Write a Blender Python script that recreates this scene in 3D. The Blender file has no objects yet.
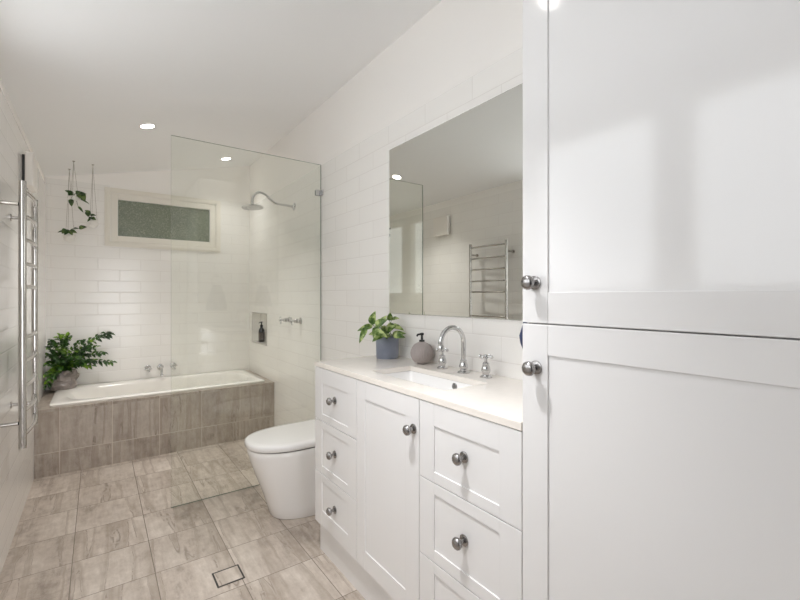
import bpy, bmesh, math, random
from mathutils import Vector, Matrix, noise

PI = math.pi
sc = bpy.context.scene
COL = sc.collection

# ------------------------------------------------------------------ camera, world, exposure
cam_d = bpy.data.cameras.new('camera')
cam = bpy.data.objects.new('camera', cam_d)
COL.objects.link(cam)
cam.location = (0, 0, 1.22)
cam.rotation_euler = (PI / 2, 0, -math.atan(302 / 420))
cam_d.sensor_width = 36
cam_d.lens = 36 * 420 / 800
cam_d.shift_y = -3 / 800
cam_d.clip_start = 0.02
sc.camera = cam

world = bpy.data.worlds.new('world')
sc.world = world
world.use_nodes = True
world.node_tree.nodes['Background'].inputs['Color'].default_value = (0.75, 0.85, 1.0, 1)
world.node_tree.nodes['Background'].inputs['Strength'].default_value = 1.0

sc.view_settings.view_transform = 'Standard'
sc.view_settings.look = 'None'
sc.view_settings.gamma = 1
sc.view_settings.use_curve_mapping = False
sc.view_settings.exposure = 0.29
sc.cycles.max_bounces = 24
sc.cycles.diffuse_bounces = 20
sc.cycles.glossy_bounces = 6
sc.cycles.transparent_max_bounces = 16
sc.cycles.caustics_reflective = False
sc.cycles.caustics_refractive = False
sc.cycles.sample_clamp_indirect = 4

PANE_E = 2.5          # daylight behind the frosted panes
DOOR_FILL_E = 5.2            # glow of the unseen door added behind the camera as fill light
SPOT_N, SPOT_M, SPOT_F = 95.0, 72.0, 15.0      # watts: near, middle, over the bath
XR, XL, YB, YN = 1.285, -0.348, 4.49, -3.6
TT = 2.153            # top of the wall tiles


def ceil_z(x):
    return 2.29 + 0.2345 * x


# ------------------------------------------------------------------ materials
def new_mat(name):
    m = bpy.data.materials.new(name)
    m.use_nodes = True
    nt = m.node_tree
    return m, nt, nt.nodes['Principled BSDF']


def P(name, col, rough=0.5, metal=0.0, bump=0.0, bscale=60, coat=0.0, spec=0.5, vary=0.0, vscale=8):
    m, nt, b = new_mat(name)
    b.inputs['Base Color'].default_value = (*col, 1)
    b.inputs['Roughness'].default_value = rough
    b.inputs['Metallic'].default_value = metal
    b.inputs['Coat Weight'].default_value = coat
    b.inputs['Coat Roughness'].default_value = 0.08
    b.inputs['Specular IOR Level'].default_value = spec
    tc = nt.nodes.new('ShaderNodeTexCoord')
    if bump:
        n = nt.nodes.new('ShaderNodeTexNoise')
        n.inputs['Scale'].default_value = bscale
        n.inputs['Detail'].default_value = 3
        nt.links.new(tc.outputs['Object'], n.inputs['Vector'])
        bp = nt.nodes.new('ShaderNodeBump')
        bp.inputs['Strength'].default_value = bump
        bp.inputs['Distance'].default_value = 0.002
        nt.links.new(n.outputs['Fac'], bp.inputs['Height'])
        nt.links.new(bp.outputs['Normal'], b.inputs['Normal'])
    if vary:
        n = nt.nodes.new('ShaderNodeTexNoise')
        n.inputs['Scale'].default_value = vscale
        n.inputs['Detail'].default_value = 4
        nt.links.new(tc.outputs['Object'], n.inputs['Vector'])
        mx = nt.nodes.new('ShaderNodeMix')
        mx.data_type = 'RGBA'
        mx.inputs[6].default_value = (*[c * (1 - vary) for c in col], 1)
        mx.inputs[7].default_value = (*[min(1, c * (1 + vary)) for c in col], 1)
        nt.links.new(n.outputs['Fac'], mx.inputs[0])
        nt.links.new(mx.outputs[2], b.inputs['Base Color'])
    return m


class N:
    """tiny node helper"""
    def __init__(self, nt):
        self.nt = nt

    def new(self, t, **kw):
        n = self.nt.nodes.new(t)
        for k, v in kw.items():
            setattr(n, k, v)
        return n

    def m(self, op, a, b=0.0, c=0.0):
        n = self.nt.nodes.new('ShaderNodeMath')
        n.operation = op
        for i, v in enumerate((a, b, c)):
            if isinstance(v, (int, float)):
                n.inputs[i].default_value = v
            else:
                self.nt.links.new(v, n.inputs[i])
        return n.outputs[0]

    def xyz(self, a, b, c=0.0):
        n = self.nt.nodes.new('ShaderNodeCombineXYZ')
        for i, v in enumerate((a, b, c)):
            if isinstance(v, (int, float)):
                n.inputs[i].default_value = v
            else:
                self.nt.links.new(v, n.inputs[i])
        return n.outputs[0]

    def mix(self, f, a, b):
        n = self.nt.nodes.new('ShaderNodeMix')
        n.data_type = 'RGBA'
        for i, v in ((0, f), (6, a), (7, b)):
            if isinstance(v, (int, float)):
                n.inputs[i].default_value = v
            elif isinstance(v, tuple):
                n.inputs[i].default_value = (*v, 1)
            else:
                self.nt.links.new(v, n.inputs[i])
        return n.outputs[2]

    def link(self, a, b):
        self.nt.links.new(a, b)


def wall_tile(name, axis):
    """white glazed subway tile laid half bond, 100 mm courses"""
    m, nt, b = new_mat(name)
    h = N(nt)
    tc = h.new('ShaderNodeTexCoord')
    sp = h.new('ShaderNodeSeparateXYZ')
    h.link(tc.outputs['Object'], sp.inputs[0])
    u = sp.outputs['Y'] if axis == 'y' else sp.outputs['X']
    z = h.m('ADD', sp.outputs['Z'], 0.0228)
    v = h.xyz(h.m('ADD', u, 3.16), z)
    br = h.new('ShaderNodeTexBrick')
    br.offset = 0.5
    br.offset_frequency = 2
    br.inputs['Scale'].default_value = 1
    br.inputs['Brick Width'].default_value = 0.316
    br.inputs['Row Height'].default_value = 0.0989
    br.inputs['Mortar Size'].default_value = 0.0016
    br.inputs['Mortar Smooth'].default_value = 0.3
    br.inputs['Color1'].default_value = (0.87, 0.855, 0.83, 1)
    br.inputs['Color2'].default_value = (0.89, 0.875, 0.85, 1)
    br.inputs['Mortar'].default_value = (0.77, 0.745, 0.715, 1)
    h.link(v, br.inputs['Vector'])
    h.link(br.outputs['Color'], b.inputs['Base Color'])
    b.inputs['Roughness'].default_value = 0.16
    br2 = h.new('ShaderNodeTexBrick')
    br2.offset = 0.5
    for k in ('Scale', 'Brick Width', 'Row Height'):
        br2.inputs[k].default_value = br.inputs[k].default_value
    br2.inputs['Mortar Size'].default_value = 0.006
    br2.inputs['Mortar Smooth'].default_value = 1.0
    h.link(v, br2.inputs['Vector'])
    no = h.new('ShaderNodeTexNoise')
    no.inputs['Scale'].default_value = 9
    no.inputs['Detail'].default_value = 2
    h.link(tc.outputs['Object'], no.inputs['Vector'])
    hgt = h.m('SUBTRACT', h.m('MULTIPLY', no.outputs['Fac'], 0.8), br2.outputs['Fac'])
    bp = h.new('ShaderNodeBump')
    bp.inputs['Strength'].default_value = 0.35
    bp.inputs['Distance'].default_value = 0.0015
    h.link(hgt, bp.inputs['Height'])
    h.link(bp.outputs['Normal'], b.inputs['Normal'])
    return m


def stone_tile(name, across, along, pa, pl, wa=0.3015, wl=0.306, seed=0.0, grout=(0.17, 0.14, 0.11), tint=1.0):
    """grey-beige stone / timber look porcelain with veins running along one axis"""
    m, nt, b = new_mat(name)
    h = N(nt)
    tc = h.new('ShaderNodeTexCoord')
    sp = h.new('ShaderNodeSeparateXYZ')
    h.link(tc.outputs['Object'], sp.inputs[0])
    A = h.m('SUBTRACT', sp.outputs[across], pa)
    L = h.m('SUBTRACT', sp.outputs[along], pl)
    ca = h.m('FLOOR', h.m('DIVIDE', A, wa))
    cl = h.m('FLOOR', h.m('DIVIDE', L, wl))
    wn = h.new('ShaderNodeTexWhiteNoise', noise_dimensions='3D')
    h.link(h.xyz(ca, cl, seed), wn.inputs['Vector'])
    rnd = wn.outputs['Value']
    # warp
    nw = h.new('ShaderNodeTexNoise')
    nw.inputs['Scale'].default_value = 1
    nw.inputs['Detail'].default_value = 3
    off = h.m('MULTIPLY', rnd, 37.0)
    h.link(h.xyz(h.m('ADD', h.m('MULTIPLY', A, 10), off), h.m('MULTIPLY', L, 13), off), nw.inputs['Vector'])
    A2 = h.m('ADD', A, h.m('MULTIPLY', h.m('SUBTRACT', nw.outputs['Fac'], 0.5), 0.016))

    def nz(sa, sl, det, o):
        n = h.new('ShaderNodeTexNoise')
        n.inputs['Scale'].default_value = 1
        n.inputs['Detail'].default_value = det
        n.inputs['Roughness'].default_value = 0.62
        h.link(h.xyz(h.m('ADD', h.m('MULTIPLY', A2, sa), off), h.m('MULTIPLY', L, sl), h.m('ADD', off, o)), n.inputs['Vector'])
        return n.outputs['Fac']
    broad = nz(5, 1.6, 4, 0.0)
    fine = nz(60, 8, 5, 9.0)
    cloud = nz(22, 17, 7, 4.0)
    vein = nz(6.5, 0.45, 2.5, 21.0)
    dust = nz(180, 150, 2, 2.0)
    f = h.m('ADD', h.m('MULTIPLY', broad, 0.45), h.m('ADD', h.m('MULTIPLY', fine, 0.22), h.m('ADD', h.m('MULTIPLY', cloud, 0.30), h.m('MULTIPLY', dust, 0.09))))
    cr = h.new('ShaderNodeValToRGB')
    e = cr.color_ramp.elements
    e[0].position = 0.385
    e[0].color = (0.27 * tint, 0.225 * tint, 0.185 * tint, 1)
    e[1].position = 0.655
    e[1].color = (0.64 * tint, 0.575 * tint, 0.51 * tint, 1)
    x = e.new(0.5)
    x.color = (0.465 * tint, 0.40 * tint, 0.345 * tint, 1)
    h.link(f, cr.inputs['Fac'])
    d = h.m('ABSOLUTE', h.m('SUBTRACT', vein, 0.5))
    # dark crack with a soft brown shoulder on one side
    crack = h.m('SUBTRACT', 1.0, h.m('MINIMUM', 1.0, h.m('DIVIDE', d, 0.006)))
    shoulder = h.m('SUBTRACT', 1.0, h.m('MINIMUM', 1.0, h.m('DIVIDE', h.m('ABSOLUTE', h.m('SUBTRACT', vein, 0.525)), 0.04)))
    strength = h.m('MULTIPLY', h.m('GREATER_THAN', cloud, 0.47), h.m('ADD', 0.25, h.m('MULTIPLY', broad, 0.7)))
    c1 = h.mix(h.m('MULTIPLY', shoulder, 0.42), cr.outputs['Color'], (0.25, 0.195, 0.145))
    c2 = h.mix(h.m('MULTIPLY', crack, strength), c1, (0.15, 0.115, 0.085))
    c3 = h.mix(h.m('MULTIPLY', rnd, 0.16), c2, (0.30, 0.26, 0.22))

    def gl(v, w):
        fr = h.m('FRACT', h.m('DIVIDE', v, w))
        dd = h.m('MULTIPLY', h.m('MINIMUM', fr, h.m('SUBTRACT', 1.0, fr)), w)
        return h.m('LESS_THAN', dd, 0.0016)
    g = h.m('MAXIMUM', gl(A, wa), gl(L, wl))
    c4 = h.mix(g, c3, grout)
    h.link(c4, b.inputs['Base Color'])
    b.inputs['Roughness'].default_value = 0.42
    bp = h.new('ShaderNodeBump')
    bp.inputs['Strength'].default_value = 0.35
    bp.inputs['Distance'].default_value = 0.0012
    hh = h.m('SUBTRACT', h.m('MULTIPLY', f, 0.6), h.m('ADD', g, h.m('MULTIPLY', crack, 0.1)))
    h.link(hh, bp.inputs['Height'])
    h.link(bp.outputs['Normal'], b.inputs['Normal'])
    return m


def emit_mat(name, col, strength):
    m, nt, b = new_mat(name)
    b.inputs['Base Color'].default_value = (0.7, 0.7, 0.7, 1)
    b.inputs['Emission Color'].default_value = (*col, 1)
    b.inputs['Emission Strength'].default_value = strength
    b.inputs['Roughness'].default_value = 0.3
    return m


M = {}
M['paint_warm'] = P('wall paint', (0.91, 0.89, 0.865), 0.6, bump=0.05, bscale=200)
M['bounce_absorber'] = P('dark matt bounce absorber', (0.13, 0.13, 0.135), 0.8, bump=0.05, bscale=200)  # dark tone added out of view to soak up bounced light
M['ceiling'] = P('ceiling paint', (0.92, 0.925, 0.935), 0.7, bump=0.04, bscale=200)
M['trim'] = P('window trim paint', (0.80, 0.77, 0.70), 0.35)
M['tile_y'] = wall_tile('white wall tile along y', 'y')
M['tile_x'] = wall_tile('white wall tile along x', 'x')
M['floor'] = stone_tile('floor stone tile', 0, 1, -0.096, -0.005)
M['stone_insert'] = stone_tile('drain insert stone tile', 0, 1, -0.15, -0.15, seed=3.0)
M['stone_front'] = stone_tile('bath front stone tile', 0, 2, -0.082, 0.158 - 0.3, wa=0.3, wl=0.30, seed=5.0, grout=(0.60, 0.55, 0.48), tint=0.82)
M['stone_top'] = stone_tile('bath ledge stone tile', 0, 1, -0.082, -0.02, wa=0.3, wl=0.30, seed=8.0, grout=(0.5, 0.45, 0.4), tint=0.8)
M['lacquer'] = P('white satin lacquer', (0.76, 0.752, 0.75), 0.10, bump=0.02, bscale=20, spec=0.6)
M['lacquer_edge'] = P('white satin carcass', (0.78, 0.77, 0.765), 0.35)
M['ceramic'] = P('white ceramic', (0.86, 0.85, 0.84), 0.08)
M['acrylic'] = P('white bath acrylic', (0.86, 0.84, 0.80), 0.14)
M['chrome'] = P('polished chrome', (0.62, 0.62, 0.62), 0.07, metal=1)
M['steel'] = P('stainless steel', (0.52, 0.50, 0.475), 0.14, metal=1)
M['nickel'] = P('brushed nickel', (0.34, 0.33, 0.325), 0.22, metal=1)
M['mirror'] = P('mirror silver', (0.76, 0.77, 0.735), 0.0, metal=1)
M['mirror_edge'] = P('mirror glass edge', (0.25, 0.30, 0.27), 0.15)
M['black'] = P('black plastic', (0.012, 0.012, 0.012), 0.3)
M['dark_slot'] = P('dark slot metal', (0.03, 0.028, 0.025), 0.4)
M['plastic'] = P('white plastic', (0.84, 0.81, 0.77), 0.35)
M['navy'] = P('navy towel', (0.028, 0.038, 0.09), 0.95, bump=0.8, bscale=400, vary=0.4, vscale=30)
M['blue_pot'] = P('blue grey glazed pot', (0.235, 0.26, 0.33), 0.35, vary=0.35, vscale=14, bump=0.1)
M['white_pot'] = P('white hanging pot', (0.82, 0.80, 0.77), 0.4)
M['taupe'] = P('taupe ceramic', (0.38, 0.335, 0.32), 0.6)
M['paper_pot'] = P('crumpled grey brown paper', (0.27, 0.235, 0.22), 0.38, vary=0.25, vscale=20)
M['soil'] = P('potting soil', (0.03, 0.022, 0.015), 0.9, bump=1, bscale=150)
M['stem'] = P('green stem', (0.16, 0.24, 0.07), 0.5)
M['stem_dark'] = P('dark stem', (0.05, 0.08, 0.025), 0.5)
M['string'] = P('grey cotton string', (0.30, 0.27, 0.23), 0.9)
M['bottle'] = P('dark amber bottle', (0.012, 0.008, 0.006), 0.12)
M['label'] = P('bottle label', (0.07, 0.055, 0.05), 0.5)
M['counter'] = P('cream engineered stone', (0.80, 0.755, 0.70), 0.12, vary=0.05, vscale=30)
M['counter_edge'] = M['counter']
M['pane'] = emit_mat('frosted pane lit by daylight', (0.92, 0.96, 1.0), PANE_E)
M['fill_light_pane'] = emit_mat('added glowing fill pane', (0.95, 0.965, 1.0), DOOR_FILL_E)  # unseen glowing pane added to brighten the room from behind
M['lamp'] = emit_mat('downlight diffuser', (1.0, 0.97, 0.92), 10)
M['door'] = P('white door paint', (0.80, 0.79, 0.77), 0.3)


def leaf_mat(name, a, b_, c, scale, pos=(0.38, 0.52, 0.66)):
    m, nt, b = new_mat(name)
    h = N(nt)
    tc = h.new('ShaderNodeTexCoord')
    n = h.new('ShaderNodeTexNoise')
    n.inputs['Scale'].default_value = scale
    n.inputs['Detail'].default_value = 3
    h.link(tc.outputs['Object'], n.inputs['Vector'])
    cr = h.new('ShaderNodeValToRGB')
    e = cr.color_ramp.elements
    e[0].position, e[0].color = pos[0], (*a, 1)
    e[1].position, e[1].color = pos[2], (*c, 1)
    x = e.new(pos[1])
    x.color = (*b_, 1)
    h.link(n.outputs['Fac'], cr.inputs['Fac'])
    h.link(cr.outputs['Color'], b.inputs['Base Color'])
    b.inputs['Roughness'].default_value = 0.35
    return m


M['pothos'] = leaf_mat('variegated pothos leaf', (0.035, 0.10, 0.012), (0.12, 0.21, 0.035), (0.52, 0.62, 0.24), 34, (0.34, 0.46, 0.60))
M['fern'] = leaf_mat('dark green leaf', (0.010, 0.038, 0.006), (0.03, 0.10, 0.010), (0.24, 0.42, 0.03), 11)
M['vine'] = leaf_mat('dark vine leaf', (0.02, 0.055, 0.012), (0.04, 0.09, 0.02), (0.15, 0.22, 0.06), 22)


def glass_mat():
    """thin clear glass: what it does not reflect it lets straight through, slightly green"""
    m, nt, b = new_mat('shower glass')
    nt.nodes.remove(b)
    h = N(nt)
    out = nt.nodes['Material Output']
    fr = h.new('ShaderNodeLayerWeight')
    fr.inputs['Blend'].default_value = 0.5
    fres = h.m('ADD', 0.04, h.m('MULTIPLY', h.m('POWER', fr.outputs['Facing'], 5.0), 0.96))
    tr = h.new('ShaderNodeBsdfTransparent')
    tr.inputs['Color'].default_value = (0.965, 0.975, 0.955, 1)
    gl = h.new('ShaderNodeBsdfGlossy')
    gl.inputs['Roughness'].default_value = 0.0
    gl.inputs['Color'].default_value = (1, 1, 1, 1)
    mx = h.new('ShaderNodeMixShader')
    h.link(fres, mx.inputs[0])
    h.link(tr.outputs[0], mx.inputs[1])
    h.link(gl.outputs[0], mx.inputs[2])
    h.link(mx.outputs[0], out.inputs['Surface'])
    return m


M['glass'] = glass_mat()
M['glass_edge'] = P('polished glass edge', (0.16, 0.20, 0.165), 0.15)


def window_glass():
    """obscure green-grey patterned glass"""
    m, nt, b = new_mat('patterned window glass')
    h = N(nt)
    tc = h.new('ShaderNodeTexCoord')
    v = h.new('ShaderNodeTexVoronoi')
    v.inputs['Scale'].default_value = 95
    h.link(tc.outputs['Object'], v.inputs['Vector'])
    n = h.new('ShaderNodeTexNoise')
    n.inputs['Scale'].default_value = 5
    n.inputs['Detail'].default_value = 3
    h.link(tc.outputs['Object'], n.inputs['Vector'])
    col = h.mix(n.outputs['Fac'], (0.085, 0.10, 0.07), (0.22, 0.25, 0.18))
    col2 = h.mix(h.m('MULTIPLY', h.m('POWER', v.outputs['Distance'], 2.0), 0.9), col, (0.34, 0.37, 0.29))
    h.link(col2, b.inputs['Base Color'])
    b.inputs['Roughness'].default_value = 0.22
    bp = h.new('ShaderNodeBump')
    bp.inputs['Strength'].default_value = 0.5
    bp.inputs['Distance'].default_value = 0.002
    h.link(v.outputs['Distance'], bp.inputs['Height'])
    h.link(bp.outputs['Normal'], b.inputs['Normal'])
    return m


M['win_glass'] = window_glass()


# ------------------------------------------------------------------ geometry helpers
WP = {}     # world position of each parent


def obj(name, bm, mat, parent=None, smooth=False, mats=None, angle=None):
    base = WP.get(parent.name, Vector((0, 0, 0))) if parent else Vector((0, 0, 0))
    bmesh.ops.translate(bm, verts=bm.verts, vec=-base)
    me = bpy.data.meshes.new(name)
    bm.to_mesh(me)
    bm.free()
    for mm in (mats or [mat]):
        me.materials.append(mm)
    o = bpy.data.objects.new(name, me)
    COL.objects.link(o)
    if parent:
        o.parent = parent
    WP[o.name] = base
    if smooth:
        for p in me.polygons:
            p.use_smooth = True
        if angle:
            me.set_sharp_from_angle(angle=math.radians(angle))
    return o


def single(name, bm, mat, base, label, cat, group=None, smooth=False, angle=None, mats=None):
    """a thing that is one mesh, with its origin at its base"""
    base = Vector(base)
    bmesh.ops.translate(bm, verts=bm.verts, vec=-base)
    o = obj(name, bm, mat, None, smooth, mats, angle)
    o.location = base
    WP[o.name] = base
    o['label'] = label
    o['category'] = cat
    if group:
        o['group'] = group
    return o


def thing(name, loc, label, cat, group=None):
    o = bpy.data.objects.new(name, None)
    o.empty_display_size = 0.05
    COL.objects.link(o)
    o.location = loc
    WP[o.name] = Vector(loc)
    o['label'] = label
    o['category'] = cat
    if group:
        o['group'] = group
    return o


def struct(name, bm, mat, parent=None, **kw):
    o = obj(name, bm, mat, parent, **kw)
    if parent is None:
        o['kind'] = 'structure'
    return o


def add_box(bm, x0, x1, y0, y1, z0, z1, bev=0.0, seg=2, mi=0):
    vs = [bm.verts.new((x, y, z)) for x in (x0, x1) for y in (y0, y1) for z in (z0, z1)]
    idx = [(0, 1, 3, 2), (4, 6, 7, 5), (0, 4, 5, 1), (2, 3, 7, 6), (0, 2, 6, 4), (1, 5, 7, 3)]
    fs = [bm.faces.new([vs[i] for i in f]) for f in idx]
    for f in fs:
        f.material_index = mi
    if bev:
        es = list({e for f in fs for e in f.edges})
        r = bmesh.ops.bevel(bm, geom=es, offset=bev, segments=seg, affect='EDGES', profile=0.5)
        for f in r['faces']:
            f.material_index = mi


def box(*a, **k):
    bm = bmesh.new()
    add_box(bm, *a, **k)
    return bm


def frame_of(d):
    d = d.normalized()
    a = Vector((0, 0, 1)) if abs(d.z) < 0.9 else Vector((1, 0, 0))
    u = d.cross(a).normalized()
    return u, d.cross(u).normalized()


def add_tube(bm, pts, r, seg=12, caps=True):
    pts = [Vector(p) for p in pts]
    n = len(pts)
    rs = r if isinstance(r, (list, tuple)) else [r] * n
    rings = []
    u = None
    for i, p in enumerate(pts):
        d = (pts[min(i + 1, n - 1)] - pts[max(i - 1, 0)]).normalized()
        if u is None:
            u, v = frame_of(d)
        else:
            u = (u - d * u.dot(d)).normalized()
            v = d.cross(u).normalized()
        rings.append([bm.verts.new(p + (u * math.cos(2 * PI * k / seg) + v * math.sin(2 * PI * k / seg)) * rs[i]) for k in range(seg)])
    for a, b in zip(rings, rings[1:]):
        for k in range(seg):
            bm.faces.new((a[k], a[(k + 1) % seg], b[(k + 1) % seg], b[k]))
    if caps:
        bm.faces.new(rings[0][::-1])
        bm.faces.new(rings[-1])


def tube(pts, r, seg=12):
    bm = bmesh.new()
    add_tube(bm, pts, r, seg)
    bmesh.ops.recalc_face_normals(bm, faces=bm.faces)
    return bm


def add_lathe(bm, o, axis, prof, seg=24, mod=None):
    """profile = (distance along axis, radius)"""
    o = Vector(o)
    axis = Vector(axis).normalized()
    u, v = frame_of(axis)
    rings = []
    for (h, r) in prof:
        if r < 1e-6:
            rings.append([bm.verts.new(o + axis * h)])
            continue
        ring = []
        for k in range(seg):
            t = 2 * PI * k / seg
            rr = r * (mod(t, h) if mod else 1)
            ring.append(bm.verts.new(o + axis * h + (u * math.cos(t) + v * math.sin(t)) * rr))
        rings.append(ring)
    for a, b in zip(rings, rings[1:]):
        if len(a) == 1 and len(b) == 1:
            continue
        for k in range(seg):
            k2 = (k + 1) % seg
            if len(a) == 1:
                bm.faces.new((a[0], b[k2], b[k]))
            elif len(b) == 1:
                bm.faces.new((a[k], a[k2], b[0]))
            else:
                bm.faces.new((a[k], a[k2], b[k2], b[k]))
    if len(rings[0]) > 1:
        bm.faces.new(rings[0][::-1])
    if len(rings[-1]) > 1:
        bm.faces.new(rings[-1])


def lathe(o, axis, prof, seg=24, mod=None):
    bm = bmesh.new()
    add_lathe(bm, o, axis, prof, seg, mod)
    bmesh.ops.recalc_face_normals(bm, faces=bm.faces)
    return bm


def smooth_path(pts, n=6):
    pts = [Vector(p) for p in pts]
    out = []
    P_ = [pts[0]] + pts + [pts[-1]]
    for i in range(1, len(P_) - 2):
        p0, p1, p2, p3 = P_[i - 1:i + 3]
        for k in range(n):
            t = k / n
            out.append(0.5 * ((2 * p1) + (p2 - p0) * t + (2 * p0 - 5 * p1 + 4 * p2 - p3) * t * t + (3 * p1 - p0 - 3 * p2 + p3) * t ** 3))
    out.append(pts[-1])
    return out


def plate(us, vs, holes, w0, w1, place):
    """slab on a grid of us x vs with rectangular holes (cells whose centre is in a hole are left out)"""
    bm = bmesh.new()
    us = sorted(set(us) | {h[0] for h in holes} | {h[1] for h in holes})
    vs = sorted(set(vs) | {h[2] for h in holes} | {h[3] for h in holes})

    def solid(i, j):
        if i < 0 or j < 0 or i >= len(us) - 1 or j >= len(vs) - 1:
            return False
        cu, cv = (us[i] + us[i + 1]) / 2, (vs[j] + vs[j + 1]) / 2
        return not any(h[0] < cu < h[1] and h[2] < cv < h[3] for h in holes)
    V = {}

    def vert(i, j, w):
        k = (i, j, w)
        if k not in V:
            V[k] = bm.verts.new(place(us[i], vs[j], w1 if w else w0))
        return V[k]
    for i in range(len(us) - 1):
        for j in range(len(vs) - 1):
            if not solid(i, j):
                continue
            for w in (0, 1):
                bm.faces.new([vert(i, j, w), vert(i + 1, j, w), vert(i + 1, j + 1, w), vert(i, j + 1, w)])
            for (di, dj, a, b) in ((-1, 0, (i, j), (i, j + 1)), (1, 0, (i + 1, j), (i + 1, j + 1)), (0, -1, (i, j), (i + 1, j)), (0, 1, (i, j + 1), (i + 1, j + 1))):
                if not solid(i + di, j + dj):
                    bm.faces.new([vert(*a, 0), vert(*b, 0), vert(*b, 1), vert(*a, 1)])
    bmesh.ops.recalc_face_normals(bm, faces=bm.faces)
    return bm


def rrect(cx, cy, hx, hy, r, z, n=8):
    pts = []
    r = min(r, hx, hy)
    for q, (sx, sy) in enumerate(((1, 1), (-1, 1), (-1, -1), (1, -1))):
        for k in range(n + 1):
            t = PI / 2 * (q + k / n)
            pts.append(Vector((cx + sx * (hx - r) + r * math.cos(t), cy + sy * (hy - r) + r * math.sin(t), z)))
    return pts


def loft(loops, cap0=False, cap1=False):
    bm = bmesh.new()
    R = [[bm.verts.new(p) for p in l] for l in loops]
    n = len(R[0])
    for a, b in zip(R, R[1:]):
        for k in range(n):
            bm.faces.new((a[k], a[(k + 1) % n], b[(k + 1) % n], b[k]))
    if cap0:
        bm.faces.new(R[0][::-1])
    if cap1:
        bm.faces.new(R[-1])
    bmesh.ops.recalc_face_normals(bm, faces=bm.faces)
    return bm


def add_leaf(bm, base, tip, width, normal, droop=0.12, fold=0.25, n=8, jag=0.0, heart=True, rnd=None):
    base, tip = Vector(base), Vector(tip)
    d = tip - base
    L = d.length
    d.normalize()
    nn = Vector(normal)
    nn = (nn - d * nn.dot(d)).normalized()
    s = d.cross(nn)
    rows = []
    for i in range(n + 1):
        t = i / n
        if heart:
            w = width / 2 * (math.sin(PI * t ** 0.62)) ** 0.85 if 0 < t < 1 else 0.0
        else:
            w = width / 2 * math.sin(PI * t ** 0.8) if 0 < t < 1 else 0.0
        if jag and 0 < t < 1:
            w *= (1.0 + jag * (1 if i % 2 else -1))
        c = base + d * (L * t) + nn * (L * droop * math.sin(PI * t)) - Vector((0, 0, 1)) * (L * droop * t * t)
        e = nn * (fold * w)
        rows.append((bm.verts.new(c - s * w + e), bm.verts.new(c - s * w * 0.5 + e * 0.35), bm.verts.new(c), bm.verts.new(c + s * w * 0.5 + e * 0.35), bm.verts.new(c + s * w + e)))
    for a, b in zip(rows, rows[1:]):
        for k in range(4):
            try:
                bm.faces.new((a[k], a[k + 1], b[k + 1], b[k]))
            except ValueError:
                pass


def clean(bm):
    bmesh.ops.remove_doubles(bm, verts=bm.verts, dist=1e-5)
    bmesh.ops.dissolve_degenerate(bm, edges=bm.edges, dist=1e-6)
    return bm


# ------------------------------------------------------------------ the room
struct('floor', box(XL - 0.12, XR + 0.12, YN - 0.12, YB + 0.12, -0.1, 0.0), M['floor'])

bm = bmesh.new()
xa, xb = XL - 0.12, XR + 0.12
v = [bm.verts.new((x, y, ceil_z(x) + dz)) for dz in (0, 0.1) for x in (xa, xb) for y in (YN - 0.12, YB + 0.12)]
for f in ((0, 2, 3, 1), (4, 5, 7, 6), (0, 1, 5, 4), (2, 6, 7, 3), (0, 4, 6, 2), (1, 3, 7, 5)):
    bm.faces.new([v[i] for i in f])
bmesh.ops.recalc_face_normals(bm, faces=bm.faces)
struct('ceiling', bm, M['ceiling'])

# right wall with the recessed niche
NI = (3.925, 4.385, 0.765, 1.06)
w = struct('wall_right', plate([YN - 0.01, YB + 0.01], [0, ceil_z(XR + 0.008)], [NI], XR + 0.008, XR + 0.12, lambda u, v, w_: (w_, u, v)), M['paint_warm'])
struct('wall_tiling', plate([YN, YB], [0, TT], [NI], XR, XR + 0.008, lambda u, v, w_: (w_, u, v)), M['tile_y'], w)
bm = bmesh.new()
y0, y1, z0, z1 = NI
D = 0.085
t = 0.004
add_box(bm, XR + D, XR + D + t, y0, y1, z0, z1)
add_box(bm, XR, XR + D, y0, y0 + t, z0, z1)
add_box(bm, XR, XR + D, y1 - t, y1, z0, z1)
add_box(bm, XR, XR + D, y0, y1, z0, z0 + t)
add_box(bm, XR, XR + D, y0, y1, z1 - t, z1)
struct('niche_lining', bm, M['tile_y'], w)
bm = bmesh.new()
for a in ((y0 - 0.004, y0 + 0.003, z0 - 0.004, z1 + 0.004), (y1 - 0.003, y1 + 0.004, z0 - 0.004, z1 + 0.004), (y0, y1, z0 - 0.004, z0 + 0.003), (y0, y1, z1 - 0.003, z1 + 0.004)):
    add_box(bm, XR - 0.002, XR + 0.004, *a)
struct('niche_trim', bm, M['steel'], w)

# left wall with three frosted panes
WZ = (1.255, 2.07)
WY = [(0.09, 0.733), (0.87, 1.51), (1.66, 2.20)]
holes = [(a, b, *WZ) for a, b in WY]
w = struct('wall_left', plate([YN - 0.01, YB + 0.01], [0, ceil_z(XL - 0.008)], holes, XL - 0.12, XL - 0.008, lambda u, v, w_: (w_, u, v)), M['paint_warm'])
struct('wall_tiling', plate([YN, YB], [0, 2.14], holes, XL - 0.008, XL, lambda u, v, w_: (w_, u, v)), M['tile_y'], w)
for i, (a, b) in enumerate(WY):
    z0, z1 = WZ
    bm = bmesh.new()
    q = 0.012
    for s in ((a, a + q, z0, z1), (b - q, b, z0, z1), (a + q, b - q, z0, z0 + q), (a + q, b - q, z1 - q, z1)):
        add_box(bm, XL - 0.09, XL + 0.004, *s, bev=0.002)
    wi = struct('window_%d' % (i + 1), bm, M['trim'])
    struct('window_pane', box(XL - 0.07, XL - 0.062, a + q, b - q, z0 + q, z1 - q), M['pane'], wi)

# back wall (its top follows the slope) with the high window
WB = (0.085, 0.96, 1.705, 2.145)


def back_place(u, v, w_):
    return (u, w_, v if v < 2.3 else ceil_z(u))


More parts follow.
